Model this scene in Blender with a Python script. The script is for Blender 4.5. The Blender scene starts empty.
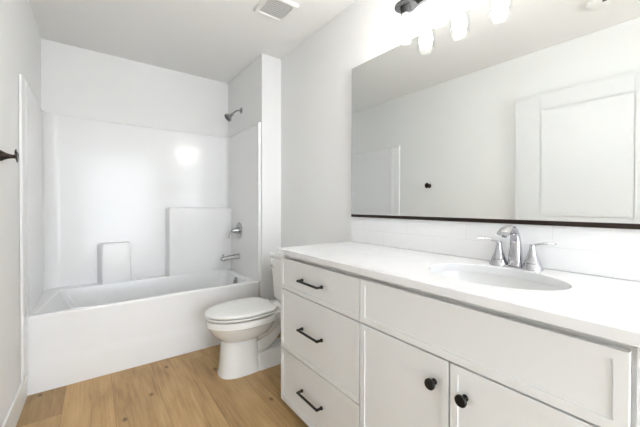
import bpy, bmesh, math, random
from mathutils import Vector, Matrix
C = bpy.context.scene
COL = C.collection
R = math.radians
PI = math.pi

# ------------------------------------------------------------------ camera
cam_d = bpy.data.cameras.new('camera')
cam = bpy.data.objects.new('camera', cam_d)
COL.objects.link(cam)
cam_d.sensor_fit = 'HORIZONTAL'
cam_d.sensor_width = 36.0
cam_d.lens = 305.93 / 640 * 36.0
cam_d.shift_y = -4.91 / 640
cam_d.clip_start = 0.02
H = 1.1507
yaw, pitch, roll = R(36.4336), R(0.5173), R(0.1153)
cam.matrix_world = (Matrix.Translation((0, 0, H)) @ Matrix.Rotation(-yaw, 4, 'Z')
                    @ Matrix.Rotation(PI / 2 - pitch, 4, 'X') @ Matrix.Rotation(roll, 4, 'Z'))
C.camera = cam

# ------------------------------------------------------------------ world, light, exposure
w = bpy.data.worlds.new('world'); C.world = w; w.use_nodes = True
bg = w.node_tree.nodes['Background']
bg.inputs[0].default_value = (0.86, 0.93, 1.0, 1)
bg.inputs[1].default_value = 2.15
BULB = 30.0
C.view_settings.view_transform = 'Standard'
C.view_settings.look = 'None'
C.view_settings.gamma = 1.0
C.view_settings.use_curve_mapping = False
C.view_settings.exposure = 1.97

# ------------------------------------------------------------------ materials
def mat(name, col, rough=0.5, metal=0.0, spec=0.5, coat=0.0, trans=0.0, ior=1.45):
    m = bpy.data.materials.new(name); m.use_nodes = True
    b = m.node_tree.nodes['Principled BSDF']
    b.inputs['Base Color'].default_value = (*col, 1)
    b.inputs['Roughness'].default_value = rough
    b.inputs['Metallic'].default_value = metal
    b.inputs['Specular IOR Level'].default_value = spec
    b.inputs['Coat Weight'].default_value = coat
    b.inputs['Transmission Weight'].default_value = trans
    b.inputs['IOR'].default_value = ior
    return m

def bump(m, scale, strength, dist=0.002, detail=3):
    nt = m.node_tree; b = nt.nodes['Principled BSDF']
    tc = nt.nodes.new('ShaderNodeTexCoord'); n = nt.nodes.new('ShaderNodeTexNoise')
    n.inputs['Scale'].default_value = scale; n.inputs['Detail'].default_value = detail
    bp = nt.nodes.new('ShaderNodeBump'); bp.inputs['Strength'].default_value = strength
    bp.inputs['Distance'].default_value = dist
    nt.links.new(tc.outputs['Object'], n.inputs['Vector'])
    nt.links.new(n.outputs['Fac'], bp.inputs['Height'])
    nt.links.new(bp.outputs['Normal'], b.inputs['Normal'])
    return m

M = {}
M['paint'] = bump(mat('wall_paint', (0.85, 0.85, 0.84), 0.75, spec=0.3), 160, 0.12, 0.001)
M['ceil'] = bump(mat('ceiling_paint', (0.88, 0.875, 0.86), 0.9, spec=0.2), 120, 0.2, 0.001)
M['trim'] = mat('trim_paint', (0.84, 0.84, 0.82), 0.35)
M['door'] = mat('door_paint', (0.76, 0.765, 0.77), 0.4)
M['acrylic'] = mat('white_acrylic', (0.86, 0.86, 0.86), 0.20, coat=0.1)
M['porcelain'] = mat('porcelain', (0.83, 0.825, 0.80), 0.08, coat=0.5)
M['seat'] = mat('seat_plastic', (0.86, 0.86, 0.84), 0.22)
M['sink'] = mat('sink_porcelain', (0.72, 0.72, 0.715), 0.08, coat=0.5)
M['cabinet'] = mat('cabinet_paint', (0.75, 0.755, 0.75), 0.45)
M['gap'] = mat('cabinet_carcass', (0.50, 0.49, 0.46), 0.6)
M['chrome'] = mat('chrome', (0.50, 0.50, 0.52), 0.06, 1.0)
M['nickel'] = mat('brushed_nickel', (0.42, 0.42, 0.42), 0.25, 1.0)
M['dark_nickel'] = mat('dark_nickel', (0.10, 0.10, 0.105), 0.35, 1.0)
M['black'] = mat('black_metal', (0.007, 0.0065, 0.006), 0.4, 0.2)
M['bronze'] = mat('dark_bronze', (0.030, 0.021, 0.016), 0.28, 0.6)
M['vent'] = mat('vent_plastic', (0.82, 0.82, 0.80), 0.45)
M['ventdark'] = mat('vent_interior', (0.62, 0.62, 0.61), 0.9)
M['dark'] = mat('dark_plastic', (0.03, 0.03, 0.03), 0.5)
M['mirror'] = mat('mirror_silver', (0.84, 0.855, 0.845), 0.0, 1.0)
M['cap'] = mat('cap_metal', (0.012, 0.012, 0.013), 0.5, spec=0.15)
M['socket'] = mat('socket_metal', (0.022, 0.022, 0.023), 0.5, spec=0.2)
M['medge'] = mat('mirror_edge_glass', (0.25, 0.28, 0.27), 0.1)
M['caulk'] = mat('caulk', (0.8, 0.8, 0.78), 0.5)

# quartz counter: very faint speckle
m = mat('white_quartz', (0.90, 0.90, 0.90), 0.14, coat=0.2); M['quartz'] = m
nt = m.node_tree; b = nt.nodes['Principled BSDF']
tc = nt.nodes.new('ShaderNodeTexCoord'); n = nt.nodes.new('ShaderNodeTexNoise'); cr = nt.nodes.new('ShaderNodeValToRGB')
n.inputs['Scale'].default_value = 9; n.inputs['Detail'].default_value = 6
cr.color_ramp.elements[0].color = (0.745, 0.75, 0.76, 1); cr.color_ramp.elements[1].color = (0.775, 0.775, 0.78, 1)
cr.color_ramp.elements[0].position = 0.35; cr.color_ramp.elements[1].position = 0.6
nt.links.new(tc.outputs['Object'], n.inputs['Vector']); nt.links.new(n.outputs['Fac'], cr.inputs['Fac'])
nt.links.new(cr.outputs['Color'], b.inputs['Base Color'])

# thin clear glass
m = bpy.data.materials.new('clear_glass'); m.use_nodes = True; M['glass'] = m
nt = m.node_tree; nt.nodes.clear()
o = nt.nodes.new('ShaderNodeOutputMaterial'); mx = nt.nodes.new('ShaderNodeMixShader')
tr = nt.nodes.new('ShaderNodeBsdfTransparent'); gl = nt.nodes.new('ShaderNodeBsdfGlossy'); fr = nt.nodes.new('ShaderNodeMath'); lw = nt.nodes.new('ShaderNodeLayerWeight')
tr.inputs[0].default_value = (0.97, 0.98, 0.98, 1); gl.inputs['Roughness'].default_value = 0.03; lw.inputs[0].default_value = 0.35; fr.operation = 'MULTIPLY_ADD'; fr.inputs[1].default_value = 0.05; fr.inputs[2].default_value = 0.01; nt.links.new(lw.outputs['Facing'], fr.inputs[0])
nt.links.new(fr.outputs[0], mx.inputs[0]); nt.links.new(tr.outputs[0], mx.inputs[1]); nt.links.new(gl.outputs[0], mx.inputs[2])
nt.links.new(mx.outputs[0], o.inputs[0])

# lit bulb
m = bpy.data.materials.new('lit_bulb'); m.use_nodes = True; M['bulb'] = m
nt = m.node_tree; nt.nodes.clear()
o = nt.nodes.new('ShaderNodeOutputMaterial'); e = nt.nodes.new('ShaderNodeEmission')
e.inputs[0].default_value = (1.0, 0.975, 0.935, 1); e.inputs[1].default_value = BULB
nt.links.new(e.outputs[0], o.inputs[0])

# oak plank floor: planks run along Y
m = mat('oak_planks', (0.4, 0.25, 0.13), 0.42, spec=0.4); M['floor'] = m
nt = m.node_tree; b = nt.nodes['Principled BSDF']; L_ = nt.links.new
def N(t, **k):
    x = nt.nodes.new(t)
    for a, v in k.items(): setattr(x, a, v)
    return x
def MT(op, a, b_=None, c=None):
    x = N('ShaderNodeMath', operation=op)
    for i, v in enumerate((a, b_, c)):
        if v is None: continue
        if isinstance(v, (int, float)): x.inputs[i].default_value = v
        else: L_(v, x.inputs[i])
    return x.outputs[0]
tc = N('ShaderNodeTexCoord'); sp = N('ShaderNodeSeparateXYZ'); L_(tc.outputs['Object'], sp.inputs[0])
PWID, PLEN = 0.238, 1.5
u = MT('DIVIDE', MT('ADD', sp.outputs[0], 0.149 + PWID * 10), PWID)
row = MT('FLOOR', u); fu = MT('FRACT', u)
wn = N('ShaderNodeTexWhiteNoise', noise_dimensions='1D'); L_(row, wn.inputs['W'])
v = MT('ADD', MT('DIVIDE', sp.outputs[1], PLEN), MT('MULTIPLY_ADD', wn.outputs['Value'], 3.0, 4.0))
vr = MT('FLOOR', v); fv = MT('FRACT', v)
wn2 = N('ShaderNodeTexWhiteNoise', noise_dimensions='2D'); cb = N('ShaderNodeCombineXYZ'); L_(row, cb.inputs[0]); L_(vr, cb.inputs[1]); L_(cb.outputs[0], wn2.inputs['Vector'])
# grain coordinates, shifted per plank
cg = N('ShaderNodeCombineXYZ'); L_(MT('MULTIPLY', sp.outputs[0], 1.0), cg.inputs[0]); L_(MT('MULTIPLY', sp.outputs[1], 0.045), cg.inputs[1]); L_(MT('MULTIPLY', wn2.outputs['Value'], 37.0), cg.inputs[2])
g1 = N('ShaderNodeTexNoise'); g1.inputs['Scale'].default_value = 75; g1.inputs['Detail'].default_value = 6; g1.inputs['Roughness'].default_value = 0.65; g1.inputs['Distortion'].default_value = 0.4; L_(cg.outputs[0], g1.inputs['Vector'])
cg2 = N('ShaderNodeCombineXYZ'); L_(MT('MULTIPLY', sp.outputs[0], 1.0), cg2.inputs[0]); L_(MT('MULTIPLY', sp.outputs[1], 0.16), cg2.inputs[1]); L_(MT('MULTIPLY', wn2.outputs['Value'], 19.0), cg2.inputs[2])
g2 = N('ShaderNodeTexNoise'); g2.inputs['Scale'].default_value = 9; g2.inputs['Detail'].default_value = 4; g2.inputs['Distortion'].default_value = 1.2; L_(cg2.outputs[0], g2.inputs['Vector'])
mixg = MT('ADD', MT('MULTIPLY', g1.outputs['Fac'], 0.5), MT('MULTIPLY', g2.outputs['Fac'], 0.5))
rp = N('ShaderNodeValToRGB'); L_(mixg, rp.inputs['Fac'])
rp.color_ramp.elements[0].position = 0.24; rp.color_ramp.elements[0].color = (0.190, 0.108, 0.042, 1)
rp.color_ramp.elements[1].position = 0.70; rp.color_ramp.elements[1].color = (0.600, 0.402, 0.198, 1)
e2 = rp.color_ramp.elements.new(0.48); e2.color = (0.465, 0.293, 0.128, 1)
# per plank tone
tone = MT('MULTIPLY_ADD', wn2.outputs['Value'], 0.30, 0.84)
mt_ = N('ShaderNodeVectorMath', operation='SCALE'); L_(rp.outputs[0], mt_.inputs[0]); L_(tone, mt_.inputs['Scale'])
# knots
vk = N('ShaderNodeTexVoronoi', voronoi_dimensions='2D'); ck = N('ShaderNodeCombineXYZ'); L_(MT('MULTIPLY', sp.outputs[0], 3.3), ck.inputs[0]); L_(MT('MULTIPLY', sp.outputs[1], 2.0), ck.inputs[1]); L_(ck.outputs[0], vk.inputs['Vector']); vk.inputs['Scale'].default_value = 1.0
kr = N('ShaderNodeValToRGB'); L_(vk.outputs['Distance'], kr.inputs['Fac'])
kr.color_ramp.elements[0].position = 0.012; kr.color_ramp.elements[0].color = (1, 1, 1, 1)
kr.color_ramp.elements[1].position = 0.055; kr.color_ramp.elements[1].color = (0, 0, 0, 1)
kk = MT('MULTIPLY', kr.outputs[0], 0.85)
mk = N('ShaderNodeMix', data_type='RGBA'); L_(kk, mk.inputs[0]); L_(mt_.outputs[0], mk.inputs[6]); mk.inputs[7].default_value = (0.10, 0.055, 0.028, 1)
# seams
s1 = MT('LESS_THAN', MT('MINIMUM', fu, MT('SUBTRACT', 1.0, fu)), 0.0045)
s2 = MT('LESS_THAN', MT('MINIMUM', fv, MT('SUBTRACT', 1.0, fv)), 0.0008)
sm = MT('MULTIPLY', MT('MAXIMUM', s1, s2), 0.55)
ms = N('ShaderNodeMix', data_type='RGBA'); L_(sm, ms.inputs[0]); L_(mk.outputs[2], ms.inputs[6]); ms.inputs[7].default_value = (0.13, 0.08, 0.045, 1)
L_(ms.outputs[2], b.inputs['Base Color'])
bpn = N('ShaderNodeBump'); bpn.inputs['Strength'].default_value = 0.15; bpn.inputs['Distance'].default_value = 0.001
L_(g1.outputs['Fac'], bpn.inputs['Height']); L_(bpn.outputs['Normal'], b.inputs['Normal'])

# white glossy wall tile, running bond (joint pattern in object space: y along, z up)
m = mat('white_tile', (0.86, 0.86, 0.86), 0.12, coat=0.2); M['tile'] = m
nt = m.node_tree; b = nt.nodes['Principled BSDF']; L_ = nt.links.new
tc = N('ShaderNodeTexCoord'); sp = N('ShaderNodeSeparateXYZ'); L_(tc.outputs['Object'], sp.inputs[0])
TL, TH, Z0 = 0.331, 0.0835, 0.914
rz = MT('DIVIDE', MT('SUBTRACT', sp.outputs[2], Z0), TH)
rw = MT('FLOOR', rz); fz = MT('FRACT', rz)
off = MT('MULTIPLY', MT('MODULO', rw, 2.0), 0.5)
ty = MT('DIVIDE', MT('ADD', sp.outputs[1], 3.31 - 0.402 + TL / 2), TL)
fy = MT('FRACT', MT('ADD', ty, off))
j = MT('MAXIMUM', MT('LESS_THAN', MT('MINIMUM', fy, MT('SUBTRACT', 1.0, fy)), 0.0045), MT('LESS_THAN', MT('MINIMUM', fz, MT('SUBTRACT', 1.0, fz)), 0.018))
mj = N('ShaderNodeMix', data_type='RGBA'); L_(j, mj.inputs[0]); mj.inputs[6].default_value = (0.86, 0.86, 0.86, 1); mj.inputs[7].default_value = (0.79, 0.79, 0.785, 1)
L_(mj.outputs[2], b.inputs['Base Color'])
nz = N('ShaderNodeTexNoise'); nz.inputs['Scale'].default_value = 14; L_(tc.outputs['Object'], nz.inputs['Vector'])
hh = MT('SUBTRACT', MT('MULTIPLY', nz.outputs['Fac'], 0.3), j)
bpn = N('ShaderNodeBump'); bpn.inputs['Strength'].default_value = 0.2; bpn.inputs['Distance'].default_value = 0.0008
L_(hh, bpn.inputs['Height']); L_(bpn.outputs['Normal'], b.inputs['Normal'])

# ------------------------------------------------------------------ mesh builder
class MB:
    def __init__(s): s.bm = bmesh.new()
    def _merge(s, t):
        me = bpy.data.meshes.new('t'); t.to_mesh(me); s.bm.from_mesh(me); bpy.data.meshes.remove(me); t.free()
    def box(s, x0, x1, y0, y1, z0, z1, bev=0.0, seg=2, rot=None):
        t = bmesh.new(); bmesh.ops.create_cube(t, size=1)
        for v in t.verts:
            v.co = Vector(((x0 + x1) / 2 + v.co.x * (x1 - x0), (y0 + y1) / 2 + v.co.y * (y1 - y0), (z0 + z1) / 2 + v.co.z * (z1 - z0)))
        if bev > 0:
            bmesh.ops.bevel(t, geom=t.edges[:], offset=bev, segments=seg, profile=0.5, affect='EDGES')
        if rot is not None:
            bmesh.ops.transform(t, matrix=rot, verts=t.verts)
        s._merge(t); return s
    def loft(s, rings, cap0=True, cap1=True, closed=False):
        bm = s.bm; vs = [[bm.verts.new(p) for p in r] for r in rings]; n = len(vs[0])
        pairs = list(zip(vs[:-1], vs[1:])) + ([(vs[-1], vs[0])] if closed else [])
        for a, c in pairs:
            for i in range(n):
                k = (i + 1) % n
                try: bm.faces.new((a[i], a[k], c[k], c[i]))
                except ValueError: pass
        if cap0 and not closed: bm.faces.new(vs[0][::-1])
        if cap1 and not closed: bm.faces.new(vs[-1])
        return s
    def sheet(s, rows):            # open grid
        bm = s.bm; vs = [[bm.verts.new(p) for p in r] for r in rows]
        for a, c in zip(vs[:-1], vs[1:]):
            for i in range(len(a) - 1): bm.faces.new((a[i], a[i + 1], c[i + 1], c[i]))
        return s
    def lathe(s, prof, origin, axis=(0, 0, 1), n=28, cap0=True, cap1=True):
        ax = Vector(axis).normalized(); q = ax.to_track_quat('Z', 'Y'); o = Vector(origin)
        rings = [[o + q @ Vector((r * math.cos(2 * PI * i / n), r * math.sin(2 * PI * i / n), h)) for i in range(n)] for r, h in prof]
        return s.loft(rings, cap0, cap1)
    def tube(s, pts, rad, n=14, flat=None, up=(0, 0, 1)):
        P = [Vector(p) for p in pts]; rings = []
        rr = rad if isinstance(rad, (list, tuple)) else [rad] * len(P)
        fl = flat if isinstance(flat, (list, tuple)) else [flat or 1.0] * len(P)
        for i, p in enumerate(P):
            d = (P[min(i + 1, len(P) - 1)] - P[max(i - 1, 0)]).normalized()
            u_ = Vector(up); sd = d.cross(u_)
            if sd.length < 1e-4: sd = d.cross(Vector((1, 0, 0)))
            sd.normalize(); w_ = sd.cross(d).normalized()
            rings.append([p + sd * (rr[i] * math.cos(2 * PI * k / n)) + w_ * (rr[i] * fl[i] * math.sin(2 * PI * k / n)) for k in range(n)])
        return s.loft(rings)
    def build(s, name, material, parent=None, smooth=True, ang=35, mod=None):
        bm = s.bm
        bmesh.ops.recalc_face_normals(bm, faces=bm.faces[:])
        if mod:
            for v in bm.verts: v.co = mod(v.co)
        if parent is not None:
            bb = Vector((0, 0, 0)); p = parent
            while p is not None: bb += p.location; p = p.parent
            for v in bm.verts: v.co -= bb
        me = bpy.data.meshes.new(name); 
        if smooth:
            for f in bm.faces: f.smooth = True
            for e_ in bm.edges:
                if len(e_.link_faces) == 2 and e_.calc_face_angle(0) > R(ang): e_.smooth = False
        bm.to_mesh(me); bm.free()
        me.materials.append(M[material])
        ob = bpy.data.objects.new(name, me); COL.objects.link(ob)
        if smooth:
            wn_ = ob.modifiers.new('normals', 'WEIGHTED_NORMAL'); wn_.keep_sharp = True
        if parent is not None: ob.parent = parent
        return ob

def spline(pts, n=6):
    P = [Vector(p) for p in pts]; out = []
    for i in range(len(P) - 1):
        p0, p1, p2, p3 = P[max(i - 1, 0)], P[i], P[i + 1], P[min(i + 2, len(P) - 1)]
        for k in range(n):
            t = k / n
            out.append(0.5 * ((2 * p1) + (p2 - p0) * t + (2 * p0 - 5 * p1 + 4 * p2 - p3) * t * t + (3 * p1 - p0 - 3 * p2 + p3) * t ** 3))
    out.append(P[-1]); return out

def rrect(x0, x1, y0, y1, z, r, n=6):
    pts = []
    rs = r if isinstance(r, (list, tuple)) else [r] * 4
    for (cx, cy, a0, q) in ((x1 - rs[0], y1 - rs[0], 0, rs[0]), (x0 + rs[1], y1 - rs[1], 90, rs[1]), (x0 + rs[2], y0 + rs[2], 180, rs[2]), (x1 - rs[3], y0 + rs[3], 270, rs[3])):
        for i in range(n + 1):
            a = R(a0 + 90 * i / n); pts.append(Vector((cx + q * math.cos(a), cy + q * math.sin(a), z)))
    return pts

def thing(name, loc, label, cat, group=None):
    o = bpy.data.objects.new(name, None); COL.objects.link(o); o.location = loc; o.empty_display_size = 0.05
    return tag(o, label, cat, group)
def tag(o, label, cat, group=None):
    o['label'] = label; o['category'] = cat
    if group: o['group'] = group
    return o
def struct(o):
    o['kind'] = 'structure'; return o

# ------------------------------------------------------------------ room shell
XL, XR, XW = -0.34, 1.194, 1.386
YS, YB, ZC = 2.483, 3.329, 2.4956
YF = -2.0
def skew(co):                      # the left wall is a hair out of square
    return Vector((co.x + (min(co.y, 2.5) - 2.5) * 0.012, co.y, co.z))

struct(MB().box(-0.75, 1.55, -3.2, 3.5, -0.08, 0.0).build('floor', 'floor', smooth=False))
struct(MB().box(-0.75, 1.55, YF - 0.12, 3.5, ZC, ZC + 0.1).build('ceiling', 'ceil', smooth=False))
t = MB()
t.box(XL - 0.12, XL, YF, 2.5, 0, ZC); t.box(XL - 0.12, XL, 2.5, 3.45, 0, ZC)
struct(t.build('wall_left', 'paint', smooth=False, mod=skew))
struct(MB().box(XW, XW + 0.12, YF, YS, 0, ZC).build('wall_right', 'paint', smooth=False))
struct(MB().box(XR, XW + 0.12, YS, 3.45, 0, ZC, 0.004).build('wall_alcove', 'paint', smooth=False))
struct(MB().box(XL, XR, YB, YB + 0.12, 0, ZC).build('wall_back', 'paint', smooth=False))
t = MB()                            # unseen front wall; its wide opening is added to let fill light in
DX0, DX1 = -0.20, 1.20
t.box(-0.5, DX0, YF - 0.12, YF, 0, ZC); t.box(DX1, XW + 0.12, YF - 0.12, YF, 0, ZC); t.box(DX0, DX1, YF - 0.12, YF, 2.30, ZC)
struct(t.build('wall_front', 'paint', smooth=False))
t = MB()
t.box(DX0 - 0.07, DX0, YF, YF + 0.016, 0, 2.37, 0.003); t.box(DX1, DX1 + 0.09, YF, YF + 0.016, 0, 2.37, 0.003); t.box(DX0, DX1, YF, YF + 0.016, 2.30, 2.37, 0.003)
struct(t.build('trim_1', 'trim'))

def baseboard(name, x0, x1, y0, y1, side, mod=None, h=0.14):
    t = MB()
    t.box(x0, x1, y0, y1, 0, h, 0.004, 2)
    struct(t.build(name, 'trim', mod=mod))
baseboard('baseboard_left', XL, XL + 0.013, YF, 2.512, 0, skew)
baseboard('baseboard_alcove', XR, XW, YS - 0.014, YS, 0)
baseboard('baseboard_right', XW - 0.014, XW, 1.53, YS - 0.014, 0)

# ------------------------------------------------------------------ panelled door standing open against the left wall (seen in the mirror)
door = bpy.data.objects.new('door_1', None); COL.objects.link(door); struct(door)
door.location = (-0.318, 0.65, 0)
da, db, dxa, dxb = 0.185, 1.115, -0.336, -0.298
pa, pb = 0.367, 0.926
t = MB()
def drect(x, i, y0, y1, z0, z1): return [Vector((x, y0 + i, z0 + i)), Vector((x, y1 - i, z0 + i)), Vector((x, y1 - i, z1 - i)), Vector((x, y0 + i, z1 - i))]
t.box(dxa, dxb, da, pa, 0.010, 2.088, 0.0008); t.box(dxa, dxb, pb, db, 0.010, 2.088, 0.0008)
t.box(dxa, dxb, pa, pb, 1.960, 2.088); t.box(dxa, dxb, pa, pb, 0.900, 1.068); t.box(dxa, dxb, pa, pb, 0.010, 0.230)
t.build('door_frame', 'door', door, smooth=False)
for z0, z1 in ((0.230, 0.900), (1.068, 1.960)):
    t = MB()
    t.loft([drect(dxb + 0.0003, -0.001, pa, pb, z0, z1), drect(dxb + 0.0003, 0.002, pa, pb, z0, z1), drect(dxb - 0.0025, 0.008, pa, pb, z0, z1), drect(dxb - 0.0045, 0.020, pa, pb, z0, z1)])
    t.build('door_panel', 'door', door, smooth=False)
t = MB(); t.lathe([(0.027, 0), (0.027, 0.006), (0.010, 0.01), (0.010, 0.030), (0.026, 0.036), (0.029, 0.046), (0.022, 0.055)], (dxb - 0.0005, db - 0.065, 0.92), (1, 0, 0))
t.build('door_handle', 'black', door)

# ------------------------------------------------------------------ bathtub
XD0, XD1 = XL + 0.003, XR - 0.003
tub = thing('bathtub', (0.43, 2.9, 0), 'white alcove bathtub with a smooth apron along the wood floor', 'bathtub')
YA = 2.530
t = MB(); n = 10
def outer(z, y0, r=0.012): return rrect(XD0, XD1, y0, 3.322, z, r, n)
rings = [outer(0.0, YA - 0.004), outer(0.135, YA - 0.0045), outer(0.155, YA - 0.0040), outer(0.175, YA - 0.0025), outer(0.195, YA - 0.0005), outer(0.215, YA + 0.001),
         outer(0.430, YA + 0.001), outer(0.450, YA - 0.001), outer(0.466, YA - 0.002), outer(0.474, YA + 0.001), outer(0.477, YA + 0.008)]
def inner(z, x0, x1, y0, y1, r, sk=0.085):
    out = rrect(x0, x1, y0, y1, z, r, n)
    for p in out:
        if p.x < x0 + 0.15: p.x += sk * (p.y - y0) / (y1 - y0)
    return out
rings += [inner(0.4765, -0.312, 1.125, YA + 0.030, 3.187, (0.05, 0.02, 0.03, 0.14)),
          inner(0.473, -0.306, 1.120, YA + 0.036, 3.185, (0.05, 0.02, 0.03, 0.14)),
          inner(0.462, -0.300, 1.114, YA + 0.042, 3.183, (0.05, 0.03, 0.03, 0.14)),
          inner(0.30, -0.22, 1.090, YA + 0.070, 3.162, (0.07, 0.05, 0.05, 0.13)),
          inner(0.16, -0.11, 1.062, YA + 0.105, 3.135, (0.10, 0.09, 0.09, 0.12)),
          inner(0.105, -0.03, 1.03, YA + 0.145, 3.10, (0.10, 0.10, 0.10, 0.10)),
          inner(0.085, 0.04, 0.98, YA + 0.20, 3.05, (0.08, 0.08, 0.08, 0.08))]
t.loft(rings, cap0=False)
t.build('tub_body', 'acrylic', tub, ang=50)
# overflow plate on the drain end wall of the basin
ov = MB().lathe([(0.040, 0), (0.040, 0.006), (0.034, 0.011), (0.012, 0.010), (0.0105, 0.014), (0.004, 0.015)], (1.107, 2.88, 0.415), (-1, 0, 0.15)).build('overflow_plate', 'nickel', tub)
MB().lathe([(0.034, 0), (0.034, 0.003), (0.02, 0.006)], (0.90, 2.91, 0.0855), (0, 0, 1)).build('drain', 'nickel', tub)

# ------------------------------------------------------------------ shower surround
sur = thing('shower_surround', (0.43, 3.2, 0.477), 'glossy white moulded shower surround with two raised ledge blocks above the tub', 'shower surround')
def arc(cx, cy, r, a0, a1, k=8): return [(cx + r * math.cos(R(a0 + (a1 - a0) * i / k)), cy + r * math.sin(R(a0 + (a1 - a0) * i / k))) for i in range(k + 1)]
XSL, XSR, YSB = XL + 0.018, XR - 0.016, 3.292
def plan(ins=0.0):
    P = [(XL + 0.0010, 2.400), (XL + 0.006, 2.401), (XL + 0.011, 2.405), (XL + 0.013, 2.412), (XL + 0.014, 2.470), (XL + 0.016, 2.488), (XL + 0.019, 2.500), (XL + 0.021, 2.510), (XL + 0.021, 2.520), (XL + 0.020, 2.534), (XSL, 2.55)]
    P += [(XSL, 3.0)]
    P += arc(XSL + 0.10, YSB - 0.10, 0.10, 180, 90, 8)
    P += arc(XSR - 0.055, YSB - 0.055, 0.055, 90, 0, 8)
    P += [(XSR - ins, 2.9), (XSR - ins, 2.55), (XSR - 0.004, 2.534), (XSR - 0.009, 2.524), (XSR - 0.010, 2.514), (XSR - 0.008, 2.504), (XSR, 2.499), (XR - 0.002, 2.4985)]
    return P
def off_plan(d):                    # push the plan out towards the drywall
    out = []
    for (x, y) in plan():
        if x < 0.0 and y < 3.2: x = max(XL + 0.001, x - d)
        elif x > 0.9 and y < 3.2: x = min(XR - 0.001, x + d)
        if y >= 3.1: y = min(YB - 0.001, y + d * (1 if y > 3.2 else 0.6))
        out.append((x, y))
    return out
t = MB()
rows = []
for z, ins in ((0.4775, 0.004), (0.652, 0.004), (0.662, 0.0), (1.2, 0), (1.872, 0), (1.884, 0)):
    rows.append([(x, y, z) for x, y in plan(ins)])
rows.append([(x, y, 1.8905) for x, y in off_plan(0.004)])
rows.append([(x, y, 1.893) for x, y in off_plan(0.012)])
rows.append([(x, y, 1.893) for x, y in off_plan(0.045)])
t.sheet(rows)
t.build('wall_panel', 'acrylic', sur, ang=60)
# the left front flange runs on down beside the apron
t = MB()
fp = [(XL + 0.0010, 2.400), (XL + 0.006, 2.401), (XL + 0.011, 2.405), (XL + 0.013, 2.412), (XL + 0.014, 2.470), (XL + 0.015, 2.488), (XL + 0.016, 2.500), (XL + 0.016, 2.516), (XL + 0.0010, 2.518)]
t.loft([[(x, y, 0.142) for x, y in fp], [(x, y, 0.4775) for x, y in fp]])
t.build('front_flange', 'acrylic', sur)
def block(x0f, x1f, x0b, x1b, yf, yb, z0, z1, r=0.012):
    t = MB(); rg = []
    for k, (z, ins) in enumerate(((z0, 0), (z1 - 0.022, 0), (z1 - 0.008, 0.004), (z1 - 0.002, 0.010), (z1, 0.018))):
        x0, x1, y0 = x0f + ins, x1f - ins, yf + ins
        q = 0.012
        rg.append([Vector(p) for p in ((x0b + ins, yb, z), (x0 - 0.001, y0 + q, z), (x0 + 0.003, y0 + q * 0.3, z), (x0 + q, y0, z),
                   (x1 - q, y0, z), (x1 - 0.003, y0 + q * 0.3, z), (x1 + 0.001, y0 + q, z), (x1b - ins, yb, z))])
    t.loft(rg, cap0=False); return t
block(0.050, 0.262, 0.018, 0.264, 3.183, 3.296, 0.4775, 0.822).build('soap_ledge', 'acrylic', sur, ang=40)
block(0.574, 1.182, 0.556, 1.182, 3.183, 3.296, 0.4775, 1.130).build('corner_ledge', 'acrylic', sur, ang=50)

# ------------------------------------------------------------------ shower fittings
sh = thing('shower_fixture', (XR, 2.95, 2.10), 'nickel shower head on a bent arm high on the alcove wall', 'shower head')
MB().lathe([(0.030, 0), (0.029, 0.006), (0.018, 0.012), (0.012, 0.014)], (XR, 2.95, 2.105), (-1, 0, 0)).build('flange', 'nickel', sh)
MB().tube(spline([(XR - 0.005, 2.95, 2.105), (XR - 0.035, 2.95, 2.101), (XR - 0.065, 2.95, 2.083), (XR - 0.095, 2.95, 2.052)]), 0.0085).build('arm', 'nickel', sh)
d = Vector((-0.74, 0, -0.67)).normalized(); o = Vector((XR - 0.088, 2.95, 2.058))
hd = MB().lathe([(0.010, 0), (0.015, 0.006), (0.015, 0.018), (0.012, 0.024), (0.018, 0.034), (0.036, 0.058), (0.041, 0.066), (0.041, 0.074), (0.036, 0.076)], o, d).build('head', 'nickel', sh)
MB().lathe([(0.034, 0.0), (0.034, 0.0025), (0.02, 0.003)], o + d * 0.0755, d).build('spray_face', 'dark_nickel', sh)

va = thing('shower_valve', (XSR, 2.975, 0.90), 'round nickel shower valve with one lever below the shower head', 'valve')
MB().lathe([(0.085, 0), (0.085, 0.003), (0.078, 0.008), (0.055, 0.011), (0.035, 0.012)], (XSR, 2.975, 0.90), (-1, 0, 0), 36).build('escutcheon', 'nickel', va)
MB().lathe([(0.034, 0), (0.031, 0.02), (0.022, 0.045), (0.019, 0.062), (0.012, 0.066)], (XSR - 0.01, 2.975, 0.90), (-1, 0, 0)).build('hub', 'nickel', va)
MB().tube(spline([(XSR - 0.060, 2.975, 0.90), (XSR - 0.080, 2.985, 0.893), (XSR - 0.092, 2.99, 0.865), (XSR - 0.10, 2.995, 0.825)]), [0.010] * 6 + [0.0085] * 6 + [0.007] * 7, flat=0.8).build('lever', 'nickel', va)
sp_ = thing('tub_spout', (XSR, 2.965, 0.64), 'nickel tub spout under the shower valve', 'spout')
t = MB()
t.loft([[Vector((x, 2.965 + w_ * math.cos(2 * PI * k / 20), zc + h_ * math.sin(2 * PI * k / 20))) for k in range(20)] for x, w_, h_, zc in
        ((XSR - 0.0035, 0.030, 0.030, 0.640), (XSR - 0.03, 0.028, 0.028, 0.640), (XSR - 0.09, 0.025, 0.024, 0.637), (XSR - 0.155, 0.023, 0.019, 0.632), (XSR - 0.180, 0.021, 0.016, 0.629), (XSR - 0.187, 0.016, 0.012, 0.627))])
t.build('spout_body', 'nickel', sp_)
MB().lathe([(0.016, 0), (0.017, 0.014), (0.014, 0.014)], (XSR - 0.162, 2.965, 0.622), (0, 0, -1)).build('spout_outlet', 'nickel', sp_)
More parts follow.
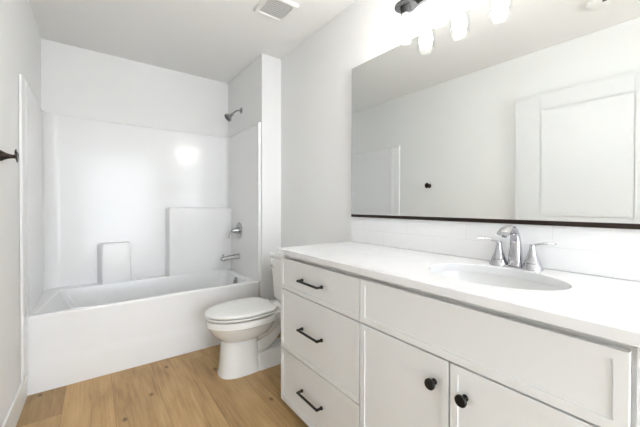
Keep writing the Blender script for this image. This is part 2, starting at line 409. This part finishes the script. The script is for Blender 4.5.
MB().lathe([(0.004, 0), (0.004, 0.014), (0.007, 0.016), (0.007, 0.024), (0.004, 0.026)], (XSR - 0.166, 2.965, 0.647), (0, 0, 1)).build('diverter_knob', 'nickel', sp_)

# ------------------------------------------------------------------ toilet
TY = 2.065
toi = thing('toilet', (1.0, TY, 0), 'white two-piece toilet with closed lid between the tub and vanity', 'toilet')
def egg(x0, x1, hw, z, pf=2.0, pb=2.6, n=40, xm=None):
    xm = x0 + (x1 - x0) * 0.56 if xm is None else xm
    pts = []
    for i in range(n):
        a = 2 * PI * i / n; c_, s_ = math.cos(a), math.sin(a)
        if c_ < 0: p = pf; ax_ = xm - x0
        else: p = pb; ax_ = x1 - xm
        pts.append(Vector((xm + ax_ * math.copysign(abs(c_) ** (2 / p), c_), TY + hw * math.copysign(abs(s_) ** (2 / p), s_), z)))
    return pts
t = MB()
t.loft([egg(0.672, 0.960, 0.112, 0.0, 2.6, 4), egg(0.672, 0.960, 0.112, 0.010, 2.6, 4), egg(0.678, 0.950, 0.106, 0.030, 2.6, 4), egg(0.686, 0.940, 0.100, 0.10, 2.6, 4),
        egg(0.692, 0.932, 0.096, 0.18, 2.6, 4), egg(0.698, 0.935, 0.095, 0.228, 2.4, 3.5), egg(0.690, 0.965, 0.104, 0.236, 2.3, 3),
        egg(0.668, 1.02, 0.126, 0.256, 2.2, 3), egg(0.632, 1.05, 0.150, 0.292, 2.1, 2.8), egg(0.608, 1.07, 0.168, 0.330, 2.05, 2.8),
        egg(0.604, 1.078, 0.171, 0.338, 2.0, 2.8), egg(0.596, 1.084, 0.178, 0.343, 2.0, 2.8), egg(0.594, 1.085, 0.179, 0.378, 2.0, 2.8), egg(0.600, 1.085, 0.173, 0.384, 2.0, 2.8), egg(0.62, 1.07, 0.155, 0.386, 2.0, 2.8)])
# tank deck
t.loft([rrect(1.00, 1.35, TY - 0.10, TY + 0.10, 0.30, 0.05), rrect(0.99, 1.36, TY - 0.125, TY + 0.125, 0.345, 0.05), rrect(0.99, 1.362, TY - 0.13, TY + 0.13, 0.385, 0.04), rrect(1.0, 1.355, TY - 0.125, TY + 0.125, 0.392, 0.04)])
# rear foot and exposed trapway
t.loft([rrect(0.90, 1.30, TY - 0.112, TY + 0.112, 0.0, 0.04), rrect(0.90, 1.30, TY - 0.112, TY + 0.112, 0.012, 0.04), rrect(0.90, 1.29, TY - 0.095, TY + 0.095, 0.03, 0.04), rrect(0.90, 1.28, TY - 0.088, TY + 0.088, 0.09, 0.04), rrect(0.90, 1.26, TY - 0.06, TY + 0.06, 0.11, 0.04)])
t.tube(spline([(0.90, TY, 0.13), (0.97, TY, 0.14), (1.04, TY, 0.19), (1.10, TY, 0.255), (1.16, TY, 0.285), (1.215, TY, 0.25), (1.235, TY, 0.17), (1.225, TY, 0.05)]), 0.072, n=18)
t.tube(spline([(0.92, TY, 0.25), (1.0, TY, 0.27), (1.08, TY, 0.315), (1.15, TY, 0.35)]), [0.085] * 19, n=18)
t.build('bowl', 'porcelain', toi, ang=50)
t = MB()
t.loft([egg(0.592, 1.055, 0.178, 0.3965, 2.0, 3.6), egg(0.588, 1.058, 0.181, 0.400, 2.0, 3.6), egg(0.587, 1.058, 0.181, 0.409, 2.0, 3.6), egg(0.592, 1.055, 0.178, 0.4125, 2.0, 3.6)])
t.build('seat', 'seat', toi, ang=50)
t = MB()
t.loft([egg(0.592, 1.048, 0.178, 0.4165, 2.0, 4.2), egg(0.586, 1.052, 0.182, 0.420, 2.0, 4.2), egg(0.585, 1.053, 0.183, 0.428, 2.0, 4.2), egg(0.589, 1.050, 0.180, 0.4345, 2.0, 4.2),
        egg(0.605, 1.040, 0.168, 0.438, 2.0, 4.0), egg(0.66, 1.00, 0.12, 0.441, 2.0, 3.5), egg(0.74, 0.93, 0.05, 0.442, 2.0, 3)])
t.build('lid', 'seat', toi, ang=50)
for s_ in (-1, 1):
    MB().box(1.052, 1.085, TY + s_ * 0.075 - 0.022, TY + s_ * 0.075 + 0.022, 0.393, 0.425, 0.006, 3).build('hinge', 'seat', toi)
    MB().lathe([(0.013, 0), (0.013, 0.008), (0.009, 0.016), (0.003, 0.018)], (1.10, TY + s_ * 0.101, 0.010)).build('bolt_cap', 'seat', toi)
t = MB()
t.loft([rrect(1.190, 1.362, TY - 0.185, TY + 0.185, 0.393, 0.03), rrect(1.182, 1.366, TY - 0.198, TY + 0.198, 0.41, 0.04), rrect(1.172, 1.368, TY - 0.203, TY + 0.203, 0.56, 0.04), rrect(1.163, 1.370, TY - 0.212, TY + 0.212, 0.723, 0.04), rrect(1.165, 1.368, TY - 0.210, TY + 0.210, 0.730, 0.04)])
t.build('tank', 'porcelain', toi, ang=50)
t = MB()
t.loft([rrect(1.158, 1.373, TY - 0.217, TY + 0.217, 0.731, 0.04), rrect(1.152, 1.375, TY - 0.223, TY + 0.223, 0.738, 0.045), rrect(1.152, 1.375, TY - 0.223, TY + 0.223, 0.758, 0.045), rrect(1.158, 1.372, TY - 0.217, TY + 0.217, 0.768, 0.042), rrect(1.18, 1.35, TY - 0.20, TY + 0.20, 0.771, 0.03)])
t.build('tank_lid', 'porcelain', toi, ang=50)
t = MB()
t.lathe([(0.014, 0), (0.014, 0.006), (0.009, 0.012)], (1.167, TY + 0.172, 0.664), (-1, 0, 0))
t.tube([(1.156, TY + 0.172, 0.664), (1.148, TY + 0.16, 0.663), (1.147, TY + 0.11, 0.659)], [0.006, 0.0065, 0.005], flat=0.8)
t.build('flush_lever', 'chrome', toi)

# ------------------------------------------------------------------ vanity cabinet
VY1, VY0, XF = 1.515, 0.090, 0.845
van = thing('vanity_cabinet', (1.1, 0.8, 0), 'light grey slim-shaker vanity cabinet with black hardware beneath the white counter', 'cabinet')
t = MB()
t.box(XF + 0.0245, XF + 0.040, VY0, VY1 - 0.001, 0.064, 0.8835)
t.box(XF + 0.040, XW - 0.004, VY1 - 0.019, VY1 - 0.001, 0.064, 0.8835)
t.box(XF + 0.040, XW - 0.004, VY0, VY0 + 0.018, 0.064, 0.8835)
t.box(XF + 0.040, XW - 0.004, 0.872, 0.888, 0.064, 0.8835)
t.box(XF + 0.040, XW - 0.004, VY0 + 0.018, VY1 - 0.019, 0.064, 0.082)
t.box(XW - 0.012, XW - 0.004, VY0 + 0.018, VY1 - 0.019, 0.082, 0.8835)
t.box(XF + 0.085, XW - 0.004, VY0 + 0.002, VY1 - 0.003, 0.0, 0.064)
t.build('body', 'cabinet', van, smooth=False)
MB().box(XF + 0.016, XF + 0.0245, VY0, 0.1115, 0.064, 0.8835, 0.001).build('filler_strip', 'cabinet', van, smooth=False)
def front(y0, y1, z0, z1, name, rail=0.023):
    t = MB(); xb, xf = XF + 0.0205, XF
    # a frame with a recessed centre panel, in one piece
    bm = t.bm
    def rect(x, i): return [Vector((x, y0 + i, z0 + i)), Vector((x, y1 - i, z0 + i)), Vector((x, y1 - i, z1 - i)), Vector((x, y0 + i, z1 - i))]
    t.loft([rect(xb, 0), rect(xf + 0.0006, 0), rect(xf, 0.0006), rect(xf, rail), rect(xf + 0.0050, rail + 0.0007)])
    return t.build(name, 'cabinet', van, smooth=False)
G = 0.0035
dz = ((0.692, 0.8605), (0.3600, 0.6865), (0.064, 0.3545))
dr = [front(0.8815, 1.5145, a, b_, 'drawer') for a, b_ in dz]
front(0.120, 0.876, 0.692, 0.8625, 'tilt_front')
doors = [front(0.501, 0.876, 0.064, 0.6865, 'cabinet_door'), front(0.120, 0.4955, 0.064, 0.6865, 'cabinet_door')]
for o_, zc in zip(dr, (0.775, 0.529, 0.214)):
    ya, yb = 1.128, 1.292; xo = XF - 0.029
    h = MB()
    pts = spline([(XF - 0.0005, ya, zc), (xo + 0.010, ya, zc), (xo + 0.001, ya + 0.004, zc), (xo, ya + 0.014, zc)], 4)
    P = [Vector(p) for p in pts] + [Vector((xo, (ya + yb) / 2, zc))] + [Vector((p.x, ya + yb - p.y, p.z)) for p in reversed(pts)]
    h.tube(P, 0.0058, n=12)
    for yy in (ya, yb): h.lathe([(0.0085, 0), (0.0085, 0.003), (0.0058, 0.012), (0.0055, 0.026), (0.006, 0.031), (0.0045, 0.034)], (XF, yy, zc), (-1, 0, 0), 18)
    h.build('pull_handle', 'black', o_)
for o_, (yy, zz) in zip(doors, ((0.547, 0.608), (0.449, 0.607))):
    MB().lathe([(0.0095, 0), (0.0085, 0.003), (0.006, 0.007), (0.006, 0.014), (0.0125, 0.019), (0.0165, 0.022), (0.0170, 0.027), (0.0150, 0.030), (0.008, 0.031)], (XF, yy, zz), (-1, 0, 0), 30).build('knob', 'black', o_)

# ------------------------------------------------------------------ countertop with an oval cut-out
SX, SY, SA, SB = 1.105, 0.499, 0.162, 0.218
X0, X1, Y0, Y1 = 0.8257, XW - 0.001, 0.078, 1.5255
angs = [2 * PI * i / 96 for i in range(96)] + [math.atan2(y - SY, x - SX) % (2 * PI) for x in (X0, X1) for y in (Y0, Y1)]
angs = sorted(angs)
def ell(k, z): return [Vector((SX + SA * k * math.cos(a), SY + SB * k * math.sin(a), z)) for a in angs]
def rct(i, z):
    out = []
    for a in angs:
        c_, s_ = math.cos(a), math.sin(a)
        tx = ((X1 - i - SX) / c_) if c_ > 1e-9 else ((X0 + i - SX) / c_ if c_ < -1e-9 else 1e9)
        ty_ = ((Y1 - i - SY) / s_) if s_ > 1e-9 else ((Y0 + i - SY) / s_ if s_ < -1e-9 else 1e9)
        k = min(tx, ty_)
        out.append(Vector((SX + c_ * k, SY + s_ * k, z)))
    return out
t = MB()
t.loft([rct(0.002, 0.884), rct(0, 0.886), rct(0, 0.911), rct(0.003, 0.914), ell(1.008, 0.914), ell(1.0, 0.912), ell(1.0, 0.886), ell(1.0, 0.884)], closed=True)
ct = tag(t.build('countertop', 'quartz', ang=20), 'white quartz countertop with an oval sink cut-out on the vanity', 'countertop')
sk = thing('sink', (SX, SY, 0.76), 'white oval undermount sink set below the countertop', 'sink')
t = MB()
prof = [(1.05, 0.8835), (1.012, 0.8835), (1.005, 0.879), (0.985, 0.86), (0.94, 0.83), (0.86, 0.80), (0.72, 0.775), (0.5, 0.76), (0.25, 0.752), (0.11, 0.750)]
out_ = [(0.11, 0.742), (0.5, 0.748), (0.76, 0.763), (0.92, 0.79), (1.0, 0.83), (1.03, 0.86), (1.05, 0.872)]
t.loft([ell(k, z) for k, z in prof + out_], closed=True)
t.build('basin', 'sink', sk, ang=60)
MB().lathe([(0.024, 0), (0.024, 0.004), (0.019, 0.006), (0.017, 0.003), (0.004, 0.003)], (SX, SY, 0.7495)).build('drain', 'chrome', sk)

# ------------------------------------------------------------------ faucet
FX, FY, FZ = 1.318, 0.506, 0.914
fa = thing('faucet', (FX, FY, FZ), 'polished chrome two-handle faucet with an arched spout behind the sink', 'faucet')
t = MB()
t.loft([rrect(FX - 0.026, FX + 0.026, FY - 0.080, FY + 0.080, FZ, 0.0255, 8), rrect(FX - 0.026, FX + 0.026, FY - 0.080, FY + 0.080, FZ + 0.004, 0.0255, 8), rrect(FX - 0.022, FX + 0.022, FY - 0.076, FY + 0.076, FZ + 0.0065, 0.0215, 8)])
t.build('base_plate', 'chrome', fa)
# spout: a flattened swan neck
path = spline([(FX + 0.004, FY, FZ + 0.004), (FX + 0.004, FY, FZ + 0.05), (FX + 0.003, FY, FZ + 0.10), (FX - 0.008, FY, FZ + 0.132), (FX - 0.034, FY, FZ + 0.150), (FX - 0.070, FY, FZ + 0.152), (FX - 0.106, FY, FZ + 0.134)], 5)
nn = len(path)
t = MB(); rings = []
for i, p in enumerate(path):
    f = i / (nn - 1)
    dd = (Vector(path[min(i + 1, nn - 1)]) - Vector(path[max(i - 1, 0)])).normalized()
    side = Vector((0, 1, 0)); nrm = side.cross(dd).normalized()
    wy = 0.026 - 0.011 * min(1, f * 2.0) + 0.007 * max(0, (f - 0.6) / 0.4)
    th = 0.021 - 0.008 * min(1, f * 1.6) - 0.004 * max(0, (f - 0.6) / 0.4)
    rings.append([Vector(p) + side * (wy * math.copysign(abs(math.cos(a)) ** 0.8, math.cos(a))) + nrm * (th * math.copysign(abs(math.sin(a)) ** 0.8, math.sin(a))) for a in [2 * PI * k / 24 for k in range(24)]])
t.loft(rings); t.build('spout', 'chrome', fa, ang=60)
MB().lathe([(0.0085, 0), (0.0085, 0.008), (0.006, 0.008)], (FX - 0.094, FY, FZ + 0.130), (-0.3, 0, -1)).build('aerator', 'dark_nickel', fa)
t = MB(); t.tube([(FX + 0.028, FY, FZ + 0.004), (FX + 0.028, FY, FZ + 0.045)], 0.0025, n=8); t.lathe([(0.003, 0), (0.005, 0.004), (0.005, 0.009), (0.003, 0.012)], (FX + 0.028, FY, FZ + 0.045))
t.build('lift_rod', 'chrome', fa)
for s_ in (-1, 1):
    cy = FY + s_ * 0.0585
    b0 = MB().lathe([(0.0345, 0.0), (0.0345, 0.004), (0.0315, 0.012), (0.0272, 0.024)], (FX, cy, FZ), n=32).build('handle_base', 'chrome', fa)
    hb = MB().lathe([(0.0270, 0.0258), (0.0245, 0.032), (0.0175, 0.050), (0.0125, 0.066), (0.0100, 0.080), (0.0090, 0.086), (0.0095, 0.092), (0.006, 0.096)], (FX, cy, FZ), n=32).build('handle', 'chrome', fa)
    P = spline([(FX + 0.004, cy - s_ * 0.006, FZ + 0.088), (FX - 0.002, cy + s_ * 0.015, FZ + 0.096), (FX - 0.008, cy + s_ * 0.043, FZ + 0.102), (FX - 0.010, cy + s_ * 0.074, FZ + 0.103)], 5)
    MB().tube(P, [0.0055 + 0.0045 * (i / (len(P) - 1)) for i in range(len(P))], n=16, flat=[0.75 - 0.45 * (i / (len(P) - 1)) for i in range(len(P))]).build('lever', 'chrome', hb)

# ------------------------------------------------------------------ backsplash
t = MB(); t.box(XW - 0.0095, XW - 0.0005, 0.085, 1.515, 0.9145, 1.0795, 0.0015)
tag(t.build('backsplash', 'tile', smooth=False), 'two-row white subway tile backsplash behind the countertop below the mirror', 'backsplash')

# ------------------------------------------------------------------ mirror
MY0, MY1, MZ0, MZ1 = 0.10, 1.498, 1.088, 2.0477
mir = thing('mirror', (XW, 0.81, MZ0), 'large rectangular frameless mirror on a dark bottom rail above the vanity', 'mirror')
RA = R(0.9)
rotm = Matrix.Translation((1.3735, 0.81, 0)) @ Matrix.Rotation(RA, 4, 'Z') @ Matrix.Translation((-1.3735, -0.81, 0))
MB().box(1.3735, 1.3745, MY0 + 0.0015, MY1 - 0.0015, MZ0 + 0.001, MZ1 - 0.0015, rot=rotm).build('silvered_glass', 'mirror', mir, smooth=False)
t = MB()
t.box(1.3738, 1.3755, MY0, MY1, MZ0, MZ1, rot=rotm)
t.build('glass_edge', 'medge', mir, smooth=False)
MB().box(1.3605, XW - 0.0005, MY0, MY1 + 0.001, MZ0 - 0.009, MZ0 + 0.008, 0.001).build('bottom_rail', 'bronze', mir, smooth=False)

# ------------------------------------------------------------------ vanity light
YL = (1.004, 0.817, 0.630); BX = 1.282
vl = thing('vanity_light', (XW, 0.817, 2.25), 'nickel three-bulb vanity light with clear glass shades above the mirror', 'light fixture')
MB().box(XW - 0.022, XW - 0.0005, 0.817 - 0.245, 0.817 + 0.245, 2.205, 2.275, 0.006, 3).build('backplate', 'dark_nickel', vl)
for y in YL:
    MB().tube(spline([(XW - 0.018, y, 2.240), (XW - 0.055, y, 2.242), (BX + 0.006, y, 2.232), (BX, y, 2.205), (BX, y, 2.178)]), 0.0075).build('arm', 'cap', vl)
    cup = MB().lathe([(0.012, 0.018), (0.018, 0.012), (0.052, 0.004), (0.056, 0.0), (0.056, -0.006), (0.050, -0.006)], (BX, y, 2.170), n=36).build('shade_cap', 'cap', vl)
    MB().lathe([(0.027, 0), (0.027, -0.020), (0.025, -0.040), (0.020, -0.044)], (BX, y, 2.166), n=28).build('socket', 'socket', vl)
    MB().lathe([(0.0470, 0), (0.0475, -0.06), (0.0475, -0.166)], (BX, y, 2.164), n=40, cap0=False, cap1=False).build('glass_shade', 'glass', vl)
    MB().lathe([(0.014, 0), (0.022, -0.010), (0.030, -0.026), (0.033, -0.045), (0.033, -0.066), (0.027, -0.086), (0.014, -0.096), (0.001, -0.098)], (BX, y, 2.112), n=28).build('bulb', 'bulb', vl)

# ------------------------------------------------------------------ ceiling fittings
vx0, vx1, vy0, vy1 = 0.882, 1.114, 1.742, 1.976
ef = thing('exhaust_fan_grille', (1.0, 1.86, ZC), 'square white louvred exhaust fan grille on the ceiling', 'vent')
t = MB(); zt = ZC - 0.0005
def frm(i, z): return rrect(vx0 + i, vx1 - i, vy0 + i, vy1 - i, z, 0.012, 4)
t.loft([frm(0, zt), frm(0, zt - 0.004), frm(0.006, zt - 0.014), frm(0.010, zt - 0.016), frm(0.026, zt - 0.016), frm(0.029, zt - 0.013), frm(0.029, zt)], closed=True)
t.build('frame', 'vent', ef, ang=40)
MB().box(vx0 + 0.028, vx1 - 0.028, vy0 + 0.028, vy1 - 0.028, zt - 0.003, zt).build('backing', 'ventdark', ef, smooth=False)
ns = 10
for i in range(ns):
    y = vy0 + 0.034 + (vy1 - vy0 - 0.068) * i / (ns - 1)
    rm = Matrix.Translation((0, y, zt - 0.009)) @ Matrix.Rotation(R(30), 4, 'X')
    MB().box(vx0 + 0.028, vx1 - 0.028, -0.0065, 0.0065, -0.0008, 0.0008, rot=rm).build('louvre', 'vent', ef, smooth=False)
sa = thing('smoke_alarm', (0.085, 0.50, ZC), 'round white smoke alarm on the ceiling, reflected at the top of the mirror', 'smoke alarm')
MB().lathe([(0.064, 0), (0.064, -0.010), (0.060, -0.022), (0.045, -0.030), (0.02, -0.032)], (0.085, 0.50, ZC - 0.0005), n=36).build('housing', 'vent', sa)
t = MB(); t.box(0.085 + 0.034, 0.085 + 0.050, 0.455, 0.475, ZC - 0.030, ZC - 0.026); t.build('sensor_slot', 'dark', sa)

# ------------------------------------------------------------------ robe hook on the left wall
hy, hz = 2.0, 1.378
hx = XL - 0.0062
hk = thing('robe_hook', (hx, hy, hz), 'dark bronze robe hook on the left wall near the tub', 'hook')
MB().lathe([(0.025, 0), (0.025, 0.004), (0.020, 0.010), (0.0145, 0.020), (0.0105, 0.032), (0.0085, 0.044), (0.0085, 0.050)], (hx + 0.001, hy, hz), (1, 0, 0)).build('base', 'bronze', hk)
t = MB()
t.lathe([(0.0084, 0.044), (0.0092, 0.049), (0.014, 0.0525), (0.0235, 0.0555), (0.022, 0.059), (0.012, 0.060)], (hx, hy, hz), (1, 0, 0.0))
for v in t.bm.verts:
    dz_ = v.co.z - hz
    if v.co.x > hx + 0.050: v.co.z = hz + 0.004 + dz_ * 1.35; v.co.x += -0.004 if dz_ > 0.01 else 0
t.build('prong', 'bronze', hk)
